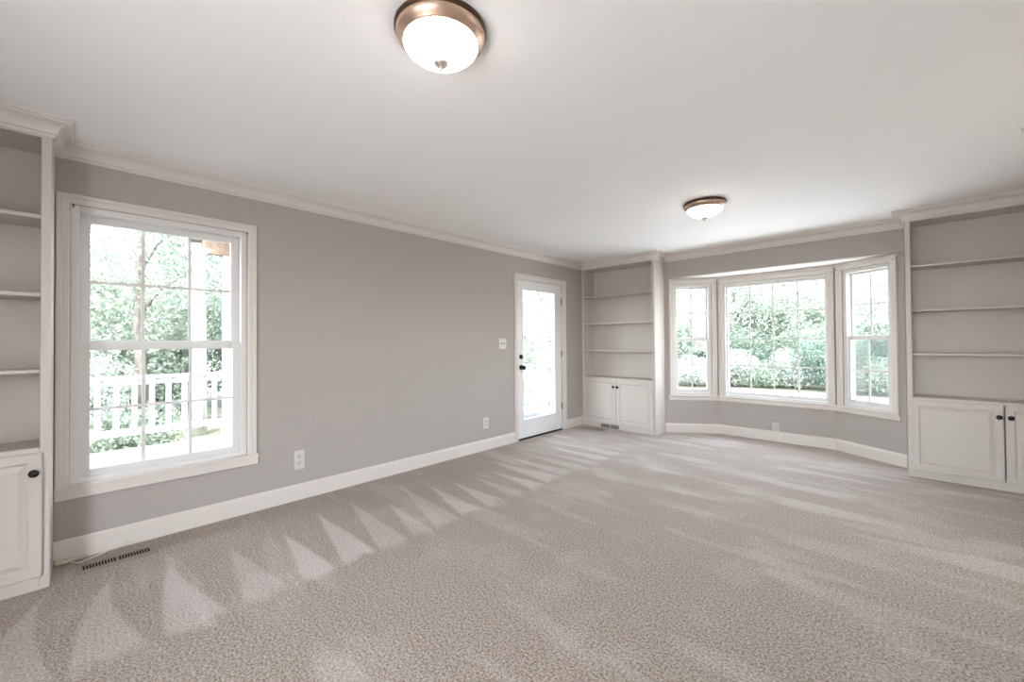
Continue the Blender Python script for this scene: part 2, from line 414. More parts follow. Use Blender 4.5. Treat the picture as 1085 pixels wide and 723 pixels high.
# left wall window
mL = frame_mat((0, YB), (0, 0)); o_ = off
r1, mm1 = double_hung('window_1', 'large double-hung sash window in the left wall, overlooking the railed deck', mL, (WIN[0]+o_, WIN[1]+o_, WIN[2], WIN[3]), .056, 3,
                      (-5.4365+o_, -4.7215+o_, .4965, 1.203), (-5.4365+o_, -4.7215+o_, 1.262, 1.974))
bm = bmesh.new(); box(bm, -5.578+o_, -4.566+o_, 0, .028, .408, .426, mm1); box(bm, -5.578+o_, -4.570+o_, 0, .018, .350, .408, mm1); box(bm, WIN[0]+o_, WIN[1]+o_, -.10, .004, .405, .427, mm1)
obj('sill', bm, 'trim', r1, bevel=.003)
# bay windows
mA = frame_mat(b0, b1); mB = frame_mat(b1, b2); mC = frame_mat(b2, b3)
gl = (.178, .545)
r2, mm2 = double_hung('window_2', 'narrow double-hung sash on the left side of the bay window', mA, SO, .058, 2, (gl[0], gl[1], .585, 1.232), (gl[0], gl[1], 1.285, 1.942))
r4, mm4 = double_hung('window_4', 'narrow double-hung sash on the right side of the bay window', mC, (SL-SO[1], SL-SO[0], SO[2], SO[3]), .058, 2,
                      (SL-gl[1], SL-gl[0], .585, 1.232), (SL-gl[1], SL-gl[0], 1.285, 1.942))
r3 = empty('window_3', mB.translation); tag(r3, 'wide fixed picture window with sixteen panes in the middle of the bay', 'window', kind=S)
mm3 = Matrix.Translation(-mB.translation) @ mB
obj('casing', mitre_casing(bmesh.new(), mm3, MO[0], MO[1], MO[2], MO[3], .058, cas_prof(.058)), 'trim', r3)
obj('jamb', ring(bmesh.new(), mm3, MO[0], MO[1], MO[2], MO[3], .022, -.125, -.006), 'vinyl', r3, bevel=.003)
sash_parts(r3, mm3, MO[0]+.021, MO[1]-.021, MO[2]+.02, MO[3]-.02, .106, ML-.096, .568, 1.932, -.085, -.04, 4, 4, 'picture_sash', '')
def screen_mat():
    m = bpy.data.materials.new('insect_screen'); m.use_nodes = True; N = m.node_tree.nodes; L = m.node_tree.links
    N.remove(N['Principled BSDF']); t = N.new('ShaderNodeBsdfTransparent'); d = N.new('ShaderNodeBsdfDiffuse'); d.inputs[0].default_value = (.34, .35, .35, 1)
    x = N.new('ShaderNodeMixShader'); x.inputs[0].default_value = .28; L.new(t.outputs[0], x.inputs[1]); L.new(d.outputs[0], x.inputs[2]); L.new(x.outputs[0], N['Material Output'].inputs['Surface']); return m
M['screen'] = screen_mat()
obj('insect_screen', B(SL-SO[1]+.036, SL-SO[0]-.036, -.1185, -.1175, SO[2]+.03, 1.262, mat=mm4), 'screen', r4)
# bay head boards above the casings and the continuous sill
hb = bmesh.new(); box(hb, .05, SL-.002, 0, .012, SO[3]+.05, HZ-.001, mA); box(hb, .002, ML-.002, 0, .012, MO[3]+.05, HZ-.001, mB); box(hb, .002, SL-.05, 0, .012, SO[3]+.05, HZ-.001, mC)
tag(obj('trim_3', hb, 'trim'), 'white head boards above the bay windows', 'moulding', kind=S)
SILL = [(0, .440), (.016, .440), (.016, .486), (.032, .490), (.032, .506), (0, .506)]
p0 = (mA @ Vector((.050, 0, 0))).to_2d(); p1 = (mC @ Vector((SL-.045, 0, 0))).to_2d()
tag(obj('trim_4', sweep(bmesh.new(), SILL, [p0, b1, b2, p1]), 'trim', bevel=.002), 'continuous white sill band below all three bay windows', 'sill', kind=S)

# ------------------------------------------------------------------ door
def build_door():
    root = empty('door_1', (0, DOOR[0], 0)); tag(root, 'white full-glass door to the deck in the left wall', 'door', kind=S)
    m = Matrix.Translation((0, -DOOR[0], 0)) @ mL
    a, b = -1.720+o_, -.810+o_; g0, g1 = -1.617+o_, -.965+o_
    cas = bmesh.new(); mitre_casing(cas, m, DOOR[0]+o_-.002, DOOR[1]+o_+.028, 0, DOOR[3]+.008, .055, cas_prof(.055)); obj('casing', cas, 'trim', root)
    j = bmesh.new(); box(j, DOOR[0]+o_-.001, a+.0005, -TH, .006, 0, DOOR[3], m); box(j, b-.0005, DOOR[1]+o_+.03, -TH, .006, 0, DOOR[3]+.006, m); box(j, a, b, -TH, .006, 2.0275, DOOR[3]+.01, m); obj('jamb', j, 'trim', root)
    s = bmesh.new(); box(s, a+.003, g0, -.05, -.006, .022, 2.023, m); box(s, g1, b-.003, -.05, -.006, .022, 2.023, m); box(s, g0, g1, -.05, -.006, .022, .252, m); box(s, g0, g1, -.05, -.006, 1.903, 2.023, m)
    leaf = obj('door_leaf', s, 'doorw', root, bevel=.002)
    obj('pane', B(g0-.004, g1+.004, -.031, -.025, .248, 1.907, mat=m), 'glass', leaf)
    obj('glazing_bead', ring(bmesh.new(), m, g0-.014, g1+.014, .238, 1.917, .016, -.007, .000), 'doorw', leaf, bevel=.003)
    obj('threshold', B(a, b, -TH, .002, 0, .020, mat=m), 'dark', root)
    ax = Matrix.Rotation(PI/2, 3, 'Y')       # local z -> +x (into the room)
    def on(y, z): return (m @ Vector((y+o_, -.006, z)))
    k = lathe(bmesh.new(), [(.031, 0), (.031, .006), (.013, .010), (.011, .030), (.022, .038), (.029, .050), (.029, .058), (.022, .068), (0, .070)], 24, on(-1.655, .915), ax)
    obj('knob', k, 'black', leaf, True)
    k = lathe(bmesh.new(), [(.029, 0), (.029, .010), (.024, .016), (0, .016)], 24, on(-1.659, 1.050), ax); box(k, 1.655-o_+off-off-.003 if False else on(-1.659, 1.05).x+.012, on(-1.659, 1.05).x+.030, on(-1.659, 1.05).y-.004, on(-1.659, 1.05).y+.004, 1.050-.012, 1.050+.012)
    obj('deadbolt', k, 'black', leaf)
    for z in (1.800, 1.067, .335):
        h = bmesh.new(); tube(h, [m @ Vector((b+.0015, .003, z-.045)), m @ Vector((b+.0015, .003, z+.045))], .0065, 10); box(h, b-.012, b+.012, -.006, .0005, z-.045, z+.045, m)
        obj('hinge', h, 'nickel', root)
build_door()

# ------------------------------------------------------------------ bookcases
def raised_door(bm, x0, x1, z0, z1, y, m, t=.019):
    loops = [(0, 0), (0, t-.004), (.004, t), (.044, t), (.048, t-.002), (.053, t-.008), (.060, t-.008), (.078, t-.001), (.082, t-.0005)]
    V = []
    for ins, d in loops:
        V.append([bm.verts.new(m @ Vector((a, y+d, c))) for a, c in ((x0+ins, z0+ins), (x1-ins, z0+ins), (x1-ins, z1-ins), (x0+ins, z1-ins))])
    for a, b in zip(V, V[1:]):
        for k in range(4): bm.faces.new((a[k], a[(k+1) % 4], b[(k+1) % 4], b[k]))
    bm.faces.new(V[-1]); bm.faces.new(V[0][::-1]); return bm
def bookcase(label, m, W, pegs, crown_path, crown_m, two=True, door_edges=None, hinge_sides=(0, 1)):
    """local frame: x along the front from left, y into the room measured from the back wall, z up; front face at y=BD"""
    root = empty('built_in_bookcase', m.translation); tag(root, label, 'bookcase', 'built-in bookcases')
    mm = Matrix.Translation(-m.translation) @ m; sw = .037; f = BD
    G = .002
    for x0, x1 in ((G, .020), (W-.020, W)):
        obj('side_panel', B(x0, x1, .012, f-.02, 0, H-.002, mat=mm), 'cab', root)
    for x0, x1 in ((G, sw), (W-sw, W)):
        obj('stile', B(x0, x1, f-.02, f, 0, H-.002, mat=mm), 'cab', root, bevel=.003)
    obj('back_panel', B(G, W-.001, .003, .012, 0, H-.002, mat=mm), 'cab', root)
    obj('top_panel', B(.02, W-.02, .012, f-.001, 2.300, H-.002, mat=mm), 'cab', root)
    obj('counter', B(.0205, W-.0205, .012, f-.0205, .690, .716, mat=mm), 'cab', root)
    obj('face_rail', B(sw, W-sw, f-.02, f, .660, .716, mat=mm), 'cab', root, bevel=.003)
    obj('toe_kick', B(sw, W-sw, f-.02, f, 0, .085, mat=mm), 'cab', root)
    for z in (1.905, 1.503, 1.110):
        obj('shelf', B(.0205, W-.0205, .0125, f-.022, z-.018, z, mat=mm), 'cab', root, bevel=.002)
        if pegs:
            for y in (f-.055, .085):
                p = bmesh.new(); tube(p, [mm @ Vector((.0195, y, z-.026)), mm @ Vector((.034, y, z-.026))], .006, 8); obj('shelf_peg', p, 'black', root)
    de = door_edges or [(.026, W/2-.0035), (W/2+.0035, W-.026)]
    ax = mm.to_3x3() @ Matrix.Rotation(-PI/2, 3, 'X')
    for i, (a, b) in enumerate(de):
        d = obj('door', raised_door(bmesh.new(), a, b, .070, .692, f+.0005, mm), 'cab', root)
        kx = (b-.0275 if i == 0 else a+.0275)
        k = lathe(bmesh.new(), [(.008, 0), (.0075, .010), (.012, .014), (.0185, .021), (.019, .026), (.014, .031), (0, .033)], 20, mm @ Vector((kx, f+.0195, .597)), ax)
        obj('knob', k, 'black', d, True)
        hx = a-.004 if i == 0 else b+.004
        for z in (.165, .600):
            h = bmesh.new(); tube(h, [mm @ Vector((hx, f+.006, z-.022)), mm @ Vector((hx, f+.006, z+.022))], .0045, 8); obj('hinge', h, 'plate2', d)
    cp = bmesh.new(); off_ = Vector((-m.translation.x, -m.translation.y))
    sweep(cp, CR, [tuple(Vector(p)+off_) for p in crown_path], *crown_m); obj('crown_moulding', cp, 'trim', root)
    return root
bookcase('white built-in bookcase in the far corner beside the glass door', frame_mat((0, 0), (1, 0)), BX, True,
         [(0, -BD), (BX, -BD), (BX, 0)], (1, 1))
mR = frame_mat((0, 0), (1, 0)); mR.translation = (RX, 0, 0)
bookcase('white built-in bookcase right of the bay window, cut by the right picture edge', mR, RW-RX-.001, False, [(RX, 0), (RX, -BD), (RW, -BD)], (1, 0))
FLW = 1.12
mF = frame_mat((0, -5.58-FLW), (0, 0))
bookcase('white built-in bookcase left of the deck window, only its right end in view', mF, FLW, False, [(BD, -5.58-FLW), (BD, -5.58), (0, -5.58)], (0, 1),
         door_edges=[(.026, FLW-.026-.555), (FLW-.026-.548, FLW-.026)])
# the front-left unit's last door opens from its right edge: move that knob across
fl_case = [o for o in bpy.data.objects if o.get('label', '').startswith('white built-in bookcase left of the deck')][0]
fl_door = [c for c in fl_case.children if c.name.startswith('door')][1]
for c in fl_door.children:
    if c.name.startswith('knob'): c.location.y += .548-.055
    if c.name.startswith('hinge'): c.location.y -= .556

# toe-kick grille in the corner bookcase
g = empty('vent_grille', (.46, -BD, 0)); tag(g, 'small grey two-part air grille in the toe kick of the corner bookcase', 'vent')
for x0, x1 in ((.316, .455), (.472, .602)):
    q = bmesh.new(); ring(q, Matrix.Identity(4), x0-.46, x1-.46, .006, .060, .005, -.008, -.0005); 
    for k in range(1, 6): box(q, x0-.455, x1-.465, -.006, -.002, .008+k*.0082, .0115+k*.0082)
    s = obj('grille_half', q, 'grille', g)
    obj('opening', B(x0-.457, x1-.463, -.0022, -.0004, .009, .057), 'dark', s)  # solid dark plate painted for the shade behind the bars

# ------------------------------------------------------------------ floor registers
def register(label, c, L, W, rot, n, mat):
    r = empty('floor_register', (c[0], c[1], 0)); r.rotation_euler = (0, 0, rot); tag(r, label, 'floor vent', 'floor registers')
    q = bmesh.new(); e = .022; zt = .006
    box(q, -W/2, -W/2+.034, -L/2, L/2, 0, zt); box(q, W/2-.034, W/2, -L/2, L/2, 0, zt)
    box(q, -W/2+.034, W/2-.034, -L/2, -L/2+.028, 0, zt); box(q, -W/2+.034, W/2-.034, L/2-.028, L/2, 0, zt); box(q, -W/2+.034, W/2-.034, -.006, .006, 0, zt)
    f = obj('frame', q, mat, r)
    obj('opening', B(-W/2+.03, W/2-.03, -L/2+.02, L/2-.02, .0005, .0025), 'dark', r)  # dark sheet standing in for the shaded well under the louvers
    for h in (-1, 1):
        a = .006; b = L/2-.028
        for k in range(1, n):
            y = h*(a+(b-a)*k/n); obj('louver', B(-W/2+.034, W/2-.034, y-.0018, y+.0018, .002, zt-.0012), mat, r)
    return r
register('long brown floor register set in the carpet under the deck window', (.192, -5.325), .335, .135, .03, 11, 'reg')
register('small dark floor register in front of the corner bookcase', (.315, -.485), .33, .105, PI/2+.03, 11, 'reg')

# ------------------------------------------------------------------ plates on the walls
def outlet(label, m, w, h, proud=.006):
    r = empty('wall_outlet', m.translation); tag(r, label, 'outlet', 'wall outlets')
    mm = Matrix.Translation(-m.translation) @ m
    obj('cover_plate', B(-w/2, w/2, 0, proud, -h/2, h/2, mat=mm), 'plate', r, bevel=.003)
    for z in (-h*.17, h*.17):
        s = obj('socket', B(-w*.23, w*.23, proud-.001, proud+.002, z-h*.12, z+h*.12, mat=mm), 'plate2', r, bevel=.003)
        q = bmesh.new()
        for x in (-.008, .008): box(q, x-.0018, x+.0018, proud+.001, proud+.0026, z-.002, z+.009, mm)
        box(q, -.003, .003, proud+.001, proud+.0026, z-.012, z-.007, mm)
        obj('slot', q, 'dark', s)
    return r
def wallm(p, q, s, z):
    m = frame_mat(p, q); m.translation = m @ Vector((s, 0, z)); return m
outlet('white duplex outlet plate right of the deck window', wallm((0, YB), (0, 0), -4.280+o_, .314), .078, .150)
outlet('white duplex outlet plate left of the glass door', wallm((0, YB), (0, 0), -2.270+o_, .308), .078, .125)
sm = wallm((0, YB), (0, 0), -1.990+o_, 1.217)
r = empty('light_switch', sm.translation); tag(r, 'white double toggle switch plate left of the glass door', 'light switch')
mm = Matrix.Translation(-sm.translation) @ sm
obj('cover_plate', B(-.060, .060, 0, .006, -.062, .062, mat=mm), 'plate', r, bevel=.003)
for x in (-.023, .023):
    q = B(x-.006, x+.006, .005, .016, -.010, .014, mat=mm); obj('toggle', q, 'grille', r, bevel=.002)
bmx = wallm(b1, b2, .645, .180)
r = empty('wall_outlet', bmx.translation); tag(r, 'white boxy outlet just above the baseboard under the middle bay window', 'outlet', 'wall outlets')
mm = Matrix.Translation(-bmx.translation) @ bmx
obj('cover_plate', B(-.037, .037, 0, .026, -.052, .052, mat=mm), 'plate2', r, bevel=.004)
s = obj('socket', B(-.016, .016, .0255, .029, -.036, .036, mat=mm), 'plate2', r, bevel=.003)
for z in (-.018, .018):
    for x in (-.007, .007): obj('slot', B(x-.0018, x+.0018, .0285, .0296, z-.005, z+.005, mat=mm), 'dark', s)

# ------------------------------------------------------------------ ceiling lights
def ceiling_light(label, x, y):
    r = empty('ceiling_light', (x, y, H)); tag(r, label, 'ceiling light', 'flush ceiling lights')
    rope = lambda a, z: 1+.008*math.sin(90*a)
    obj('rim', lathe(bmesh.new(), [(.150, 0), (.166, -.001), (.170, -.007), (.170, -.013), (.165, -.019), (.150, -.019)], 180, rfun=rope), 'rope', r, True)
    obj('pan', lathe(bmesh.new(), [(.150, -.012), (.163, -.018), (.164, -.026), (.159, -.036), (.150, -.045), (.142, -.052), (.139, -.056), (.132, -.056), (.130, -.045)], 96), 'bronze', r, True)
    rib = lambda a, z: 1+.010*math.cos(60*a)*(1 if z > -.10 else .4)
    pr = [(.129, -.048), (.137, -.054), (.136, -.060), (.129, -.070), (.116, -.082), (.098, -.094), (.076, -.105), (.053, -.114), (.030, -.121), (0, -.123)]
    obj('glass_shade', lathe(bmesh.new(), pr, 240, rfun=rib), 'lamp', r, True)
    obj('finial', lathe(bmesh.new(), [(.026, -.119), (.028, -.124), (.023, -.131), (.012, -.138), (.005, -.143), (.0065, -.149), (.004, -.154), (0, -.155)], 32), 'finial', r, True)
ceiling_light('bronze flush ceiling light with ribbed glass nearest the viewer, cut by the top edge', 2.243, -4.545)
ceiling_light('bronze flush ceiling light farther away, towards the bay window', 2.277, -1.830)
r = empty('smoke_detector', (4.03, -1.90, H)); tag(r, 'white round ceiling fitting mostly outside the right picture edge', 'smoke detector')
obj('housing', lathe(bmesh.new(), [(.066, 0), (.068, -.006), (.064, -.024), (.056, -.032), (0, -.034)], 40), 'plate', r, True)
obj('vent_ring', lathe(bmesh.new(), [(.030, -.033), (.032, -.036), (.026, -.037), (.024, -.034)], 32), 'plate2', r, True)

# ------------------------------------------------------------------ curtain brackets
def bracket(label, m, s, z, flip=1):
    wm = m.copy(); wm.translation = m @ Vector((s, .012, z))
    r = empty('curtain_bracket', wm.translation); tag(r, label, 'bracket', 'small dark curtain brackets')
    mm = Matrix.Translation(-wm.translation) @ wm
    obj('back_plate', B(-.004, .004, 0, .004, -.012, .012, mat=mm), 'grille', r)
    q = bmesh.new(); tube(q, [mm @ Vector(p) for p in ((0, .003, .004), (0, .018, .004), (.003*flip, .022, 0), (.003*flip, .022, -.006))], .0028, 6)
    obj('hook', q, 'black', r, True)
bracket('tiny curtain bracket at the top left corner of the deck window', mL, WIN[0]+.012+o_, WIN[3]-.012)
bracket('tiny curtain bracket at the top right corner of the deck window', mL, WIN[1]-.006+o_, WIN[3]-.014, -1)
bracket('tiny curtain bracket at the top right of the left bay window', mA, SL-.050, 2.008, -1)
bracket('tiny curtain bracket at the top left of the middle bay window', mB, .030, 2.000)
bracket('tiny curtain bracket at the top right of the middle bay window', mB, ML-.022, 2.000, -1)
bracket('tiny curtain bracket at the top left of the right bay window', mC, .045, 2.012)
bracket('tiny curtain bracket at the top right of the right bay window', mC, SL-.075, 2.020, -1)

# ------------------------------------------------------------------ loose cord and carpet edge by the register
q = bmesh.new(); pts = [(.030, -5.535, .006), (.062, -5.505, .008), (.098, -5.480, .007), (.088, -5.450, .006), (.070, -5.415, .006), (.052, -5.385, .008), (.038, -5.350, .012), (.030, -5.310, .018), (.022, -5.270, .022), (.0175, -5.235, .020)]
fine = []
for i in range(len(pts)-1):
    for k in range(4):
        t = k/4; P = [Vector(pts[max(0, min(len(pts)-1, i+j))]) for j in (-1, 0, 1, 2)]
        fine.append(.5*((2*P[1])+(P[2]-P[0])*t+(2*P[0]-5*P[1]+4*P[2]-P[3])*t*t+(3*P[1]-P[0]-3*P[2]+P[3])*t**3))
fine.append(Vector(pts[-1])); tube(q, fine, .0032, 8)
tag(obj('cord', q, 'cord', None, True), 'thin off-white cord lying on the carpet along the baseboard', 'cord')
random.seed(4); q = bmesh.new(); n = 9; G = []
for i in range(n+1):
    row = []
    for j in range(4):
        y = -5.572+.125*i/n+random.uniform(-.004, .004); x = .016+.048*j/3*(1-.45*i/n)+random.uniform(-.003, .003)
        z = .004+.020*math.sin(PI*min(1, (j+.35)/3.2))*(1-.7*i/n)+random.uniform(0, .005)
        row.append(q.verts.new((x, y, z)))
    G.append(row)
for i in range(n):
    for j in range(3): q.faces.new((G[i][j], G[i+1][j], G[i+1][j+1], G[i][j+1]))
so_ = obj('carpet_scrap', q, 'scrap'); md = so_.modifiers.new('solid', 'SOLIDIFY'); md.thickness = .006; md.offset = -1
tag(so_, 'crumpled loose beige carpet edge in the corner beside the left bookcase', 'carpet scrap')

# ------------------------------------------------------------------ outside: deck
GZ = -.45; DZ = -.06
tag(obj('ground', B(-40, 45, -20, 60, GZ-.2, GZ), 'ground'), 'leafy yard ground round the house', 'ground', kind=S)
q = prism([(-9, 4.5), (1.0, 10.2), (9.0, 10.6), (24, 10.5), (24, 2.2), (6, 1.2), (-2, 1.5)], GZ, GZ+.012)
tag(obj('reflector', B(-2, 8, -14, YB-TH-.02, GZ, -.10), 'drive'), 'pale slab added out of view behind the room to bounce daylight', 'reflector', kind=S)  # unseen pale slab added to bounce sunlight up onto the ceiling
tag(obj('driveway', q, 'drive'), 'bright pale gravel drive outside the bay window', 'driveway', kind=S)
q = bmesh.new(); nb = 25
for k in range(nb):
    x1 = -.145-k*.137; box(q, x1-.131, x1, -9.5, .32, DZ-.035, DZ)
tag(obj('deck', q, 'deck'), 'sunlit pale grey board deck outside the left wall', 'deck', kind=S)
tag(obj('deck_framing', B(-3.55, -.16, -9.45, .28, GZ, DZ-.04), 'brownwood'), 'timber framing below the deck boards', 'deck', kind=S)
def railing(label, p, q_, top):
    p = Vector(p); q_ = Vector(q_); L = (q_-p).length
    m = frame_mat(p, q_); m.translation = (p.x, p.y, DZ); r = empty('deck_railing', m.translation); tag(r, label, 'railing', 'white deck railings')
    mm = Matrix.Translation(-m.translation) @ m; h = top-DZ
    obj('top_rail', B(0, L, -.045, .045, h-.038, h, mat=mm), 'white', r, bevel=.004)
    obj('upper_rail', B(0, L, -.018, .018, h-.11, h-.038, mat=mm), 'white', r)
    obj('bottom_rail', B(0, L, -.018, .018, .17, .25, mat=mm), 'white', r)
    n = int(L/.162)
    for k in range(n):
        x = (k+.5)*L/n; obj('baluster', B(x-.026, x+.026, .018, .052, .17, h-.04, mat=mm), 'white', r)
    np_ = max(1, round(L/2.4))
    for k in range(np_+1):
        x = .05+(L-.1)*k/np_
        if 0 < k < np_: obj('post', B(x-.045, x+.045, -.05, -.018, -.03, h-.038, mat=mm), 'white', r)
railing('white deck railing across the view from the left window', (-3.5, -9.2), (-3.5, -4.12), .845)
railing('white deck railing beyond the tall porch post', (-3.5, -3.98), (-3.5, .14), .845)
railing('white deck railing seen through the glass door', (-3.42, .2), (-.30, .2), .825)
# porch post and roof
r = empty('porch_post', (-3.5, -4.05, DZ)); tag(r, 'tall white porch post at the right of the left window view', 'post')
obj('shaft', B(-.05, .05, -.05, .05, 0, 2.545), 'white', r, bevel=.004); obj('base_block', B(-.065, .065, -.065, .065, 0, .14), 'white', r, bevel=.004)
q = empty('deck_newel', (-3.5, .2, DZ)); tag(q, 'white corner post where the two far deck railings meet', 'post')
obj('shaft', B(-.05, .05, -.05, .05, 0, .97), 'white', q, bevel=.004); obj('cap', B(-.062, .062, -.062, .062, .97, 1.0), 'white', q, bevel=.004)
r = empty('porch_roof', (-3.5, -4.3, 2.49)); tag(r, 'brown timber porch roof corner seen at the top of the left window', 'roof')
obj('beam', B(-.05, .05, -.02, 1.9, 0, .19), 'brownwood', r)
for k in range(5):
    y = .02+.42*k; s = bmesh.new(); v = [(-.45, .14), (-.45, .24), (3.3, .86), (3.3, .74)]
    a = [s.verts.new((x, y, z)) for x, z in v]; b = [s.verts.new((x, y+.045, z)) for x, z in v]
    s.faces.new(a); s.faces.new(b[::-1])
    for i in range(4): s.faces.new((a[i], a[(i+1) % 4], b[(i+1) % 4], b[i]))
    obj('rafter', s, 'brownwood', r)
s = bmesh.new(); v = [(-.5, .235), (-.5, .275), (3.3, .90), (3.3, .862)]
a = [s.verts.new((x, -.12, z)) for x, z in v]; b = [s.verts.new((x, 1.95, z)) for x, z in v]
s.faces.new(a); s.faces.new(b[::-1])
for i in range(4): s.faces.new((a[i], a[(i+1) % 4], b[(i+1) % 4], b[i]))
obj('roof_board', s, 'shingle', r)

# ------------------------------------------------------------------ outside: plants
def leaf_mesh(name, clumps, n, size, seed, flat=.0):
    rs = np.random.RandomState(seed); tot = sum(c[3]*c[4]*c[5] for c in clumps); P = []
    for (cx, cy, cz, rx, ry, rz) in clumps:
        k = max(20, int(n*rx*ry*rz/tot))
        d = rs.normal(size=(k, 3)); d /= np.linalg.norm(d, axis=1)[:, None]; rad = rs.uniform(0, 1, k)**.42
        p = d*rad[:, None]; tw = (np.sin(p[:, 0]*9+seed)+np.sin(p[:, 1]*8+2)+np.sin(p[:, 2]*9+1))
        p = p[(tw > -.9)]
        P.append(p*np.array([rx, ry, rz])+np.array([cx, cy, cz]))
    P = np.concatenate(P); n = len(P)
    a = rs.normal(size=(n, 3)); a /= np.linalg.norm(a, axis=1)[:, None]
    b = rs.normal(size=(n, 3)); b -= a*(a*b).sum(1)[:, None]; b /= np.linalg.norm(b, axis=1)[:, None]
    s = (size*rs.uniform(.6, 1.35, n))[:, None]
    V = np.stack([P-a*s, P+b*s*.45, P+a*s, P-b*s*.45], 1).reshape(-1, 3)
    me = bpy.data.meshes.new(name); me.vertices.add(4*n); me.vertices.foreach_set('co', V.astype(np.float32).ravel())
    me.loops.add(4*n); me.loops.foreach_set('vertex_index', np.arange(4*n, dtype=np.int32))
    me.polygons.add(n); me.polygons.foreach_set('loop_start', np.arange(0, 4*n, 4, dtype=np.int32)); me.polygons.foreach_set('loop_total', np.full(n, 4, dtype=np.int32))
    me.update(calc_edges=True); return me
def foliage(root, clumps, n, size, seed, mat):
    n = int(n*2.6); size *= .60
    me = leaf_mesh('foliage', clumps, n, size, seed); me.materials.append(M[mat]); o = bpy.data.objects.new('foliage', me); COL.objects.link(o); o.parent = root; return o
def tree(label, x, y, h, r, mat, seed, n=5000, size=.09, tr=.13, bark='bark', low=.3, group='trees in the yard', lean=0):
    rd = random.Random(seed); root = empty('tree', (x, y, GZ)); tag(root, label, 'tree', group)
    t = bmesh.new(); pts = [(0, 0, -.05)]; k = 6
    for i in range(1, k+1): pts.append((lean*h*i/k+rd.uniform(-.06, .06), rd.uniform(-.06, .06), h*.92*i/k))
    tube(t, pts, [tr*(1.15-.9*i/k) for i in range(k+1)], 9)
    cl = []
    for i in range(9):
        a = rd.uniform(0, 2*PI); z = h*rd.uniform(low, .95); f = 1-.55*max(0, (z/h-.55))/.45; d = r*rd.uniform(.3, .8)*f
        c = (lean*z+d*math.cos(a), d*math.sin(a), z); cl.append((*c, r*rd.uniform(.42, .62)*f, r*rd.uniform(.42, .62)*f, r*rd.uniform(.28, .45)))
        z0 = max(.2*h, z-.9); s = (lean*z0, 0, z0); mid = (s[0]*.5+c[0]*.5, c[1]*.4, z0+(z-z0)*.6)
        tube(t, [s, mid, c], [tr*.35, tr*.22, tr*.08], 6)
    obj('trunk', t, bark, root, True)
    foliage(root, cl, n, size, seed, mat); return root
def shrub(label, x, y, r, h, mat, seed, n=3500, size=.06, name='shrub', group='shrubs along the drive'):
    rd = random.Random(seed); root = empty(name, (x, y, GZ)); tag(root, label, 'shrub', group)
    cl = [(0, 0, h*.45, r*.8, r*.8, h*.45)]
    for i in range(6):
        a = 2*PI*i/6+rd.uniform(-.3, .3); cl.append((r*.55*math.cos(a), r*.55*math.sin(a), h*rd.uniform(.3, .75), r*.5, r*.5, h*.3))
    t = bmesh.new()
    for i in range(6):
        a = 2*PI*i/6; tube(t, [(.04*math.cos(a), .04*math.sin(a), -.03), (r*.3*math.cos(a), r*.3*math.sin(a), h*.4), (r*.55*math.cos(a), r*.55*math.sin(a), h*.75)], [.02, .014, .006], 5)
    obj('stem', t, 'bark', root, True)
    foliage(root, cl, n, size, seed, mat); return root
# beyond the deck
tree('tall pale-barked tree just beyond the deck railing', -6.0, -3.99, 8.5, 2.0, 'leaf_a', 11, 3500, .08, .125, 'palebark', .55)
tree('dark-trunked tree left of the pale-barked one beyond the deck', -7.6, -4.68, 7.0, 2.3, 'leaf_b', 12, 5000, .08, .09, 'bark', .30)
LT = [(-9.2, -5.75, 7.5, 2.4, 'leaf_a'), (-9.4, -2.5, 8, 2.6, 'leaf_b'), (-8.8, -.6, 8, 2.5, 'leaf_a'), (-7.6, 1.9, 7, 2.3, 'leaf_b'), (-9.5, 4.2, 8, 2.6, 'leaf_a'), (-6.2, 5.6, 7, 2.2, 'leaf_w'),
      (-12.5, -8.5, 10, 3.0, 'leaf_b'), (-13.0, -5.0, 10, 3.2, 'leaf_a'), (-13.2, -1.5, 10, 3.2, 'leaf_b'), (-13, 2.5, 10, 3.2, 'leaf_a'), (-12.5, 6.5, 10, 3.2, 'leaf_b'), (-8.3, 8.6, 9, 3., 'leaf_b'), (-12.3, 10.8, 10, 3.2, 'leaf_a')]
for i, (x, y, h, rr, mt) in enumerate(LT):
    tree({'leaf_a': 'pale green leafy tree in the woods beyond the deck', 'leaf_b': 'mid green leafy tree in the woods beyond the deck', 'leaf_w': 'silvery leaved tree in the woods beyond the deck'}[mt], x, y, h*.72, rr, mt, 30+i, 5200, .085, .14, 'bark', .12, 'trees in the woods beyond the deck')
for i, (x, y, rr, hh, mt) in enumerate([(-5.0, -7.6, .8, 1.0, 'leaf_b'), (-4.9, -6.2, .75, .85, 'leaf_a'), (-5.0, -5.0, .7, .75, 'leaf_b'), (-5.2, -2.9, .8, .8, 'leaf_a'), (-5.1, -1.5, .8, .9, 'leaf_b'), (-5.0, 0.1, .8, 1.0, 'leaf_a'), (-5.2, 1.6, .9, 1.2, 'leaf_w'), (-3.6, 2.6, .8, 1.1, 'leaf_a'), (-6.6, -6.8, 1.0, 1.9, 'leaf_a'), (-6.8, -5.6, .9, 1.7, 'leaf_w'), (-6.9, -2.4, 1.0, 1.8, 'leaf_c'), (-6.6, -.5, 1.0, 1.8, 'leaf_b')]):
    shrub({'leaf_a': 'low pale green shrub along the outer edge of the deck', 'leaf_b': 'low mid green shrub along the outer edge of the deck', 'leaf_w': 'low silvery shrub along the outer edge of the deck', 'leaf_c': 'low dark green shrub along the outer edge of the deck'}[mt], x, y, rr, hh, mt, 60+i, 2600, .055, group='shrubs along the deck')
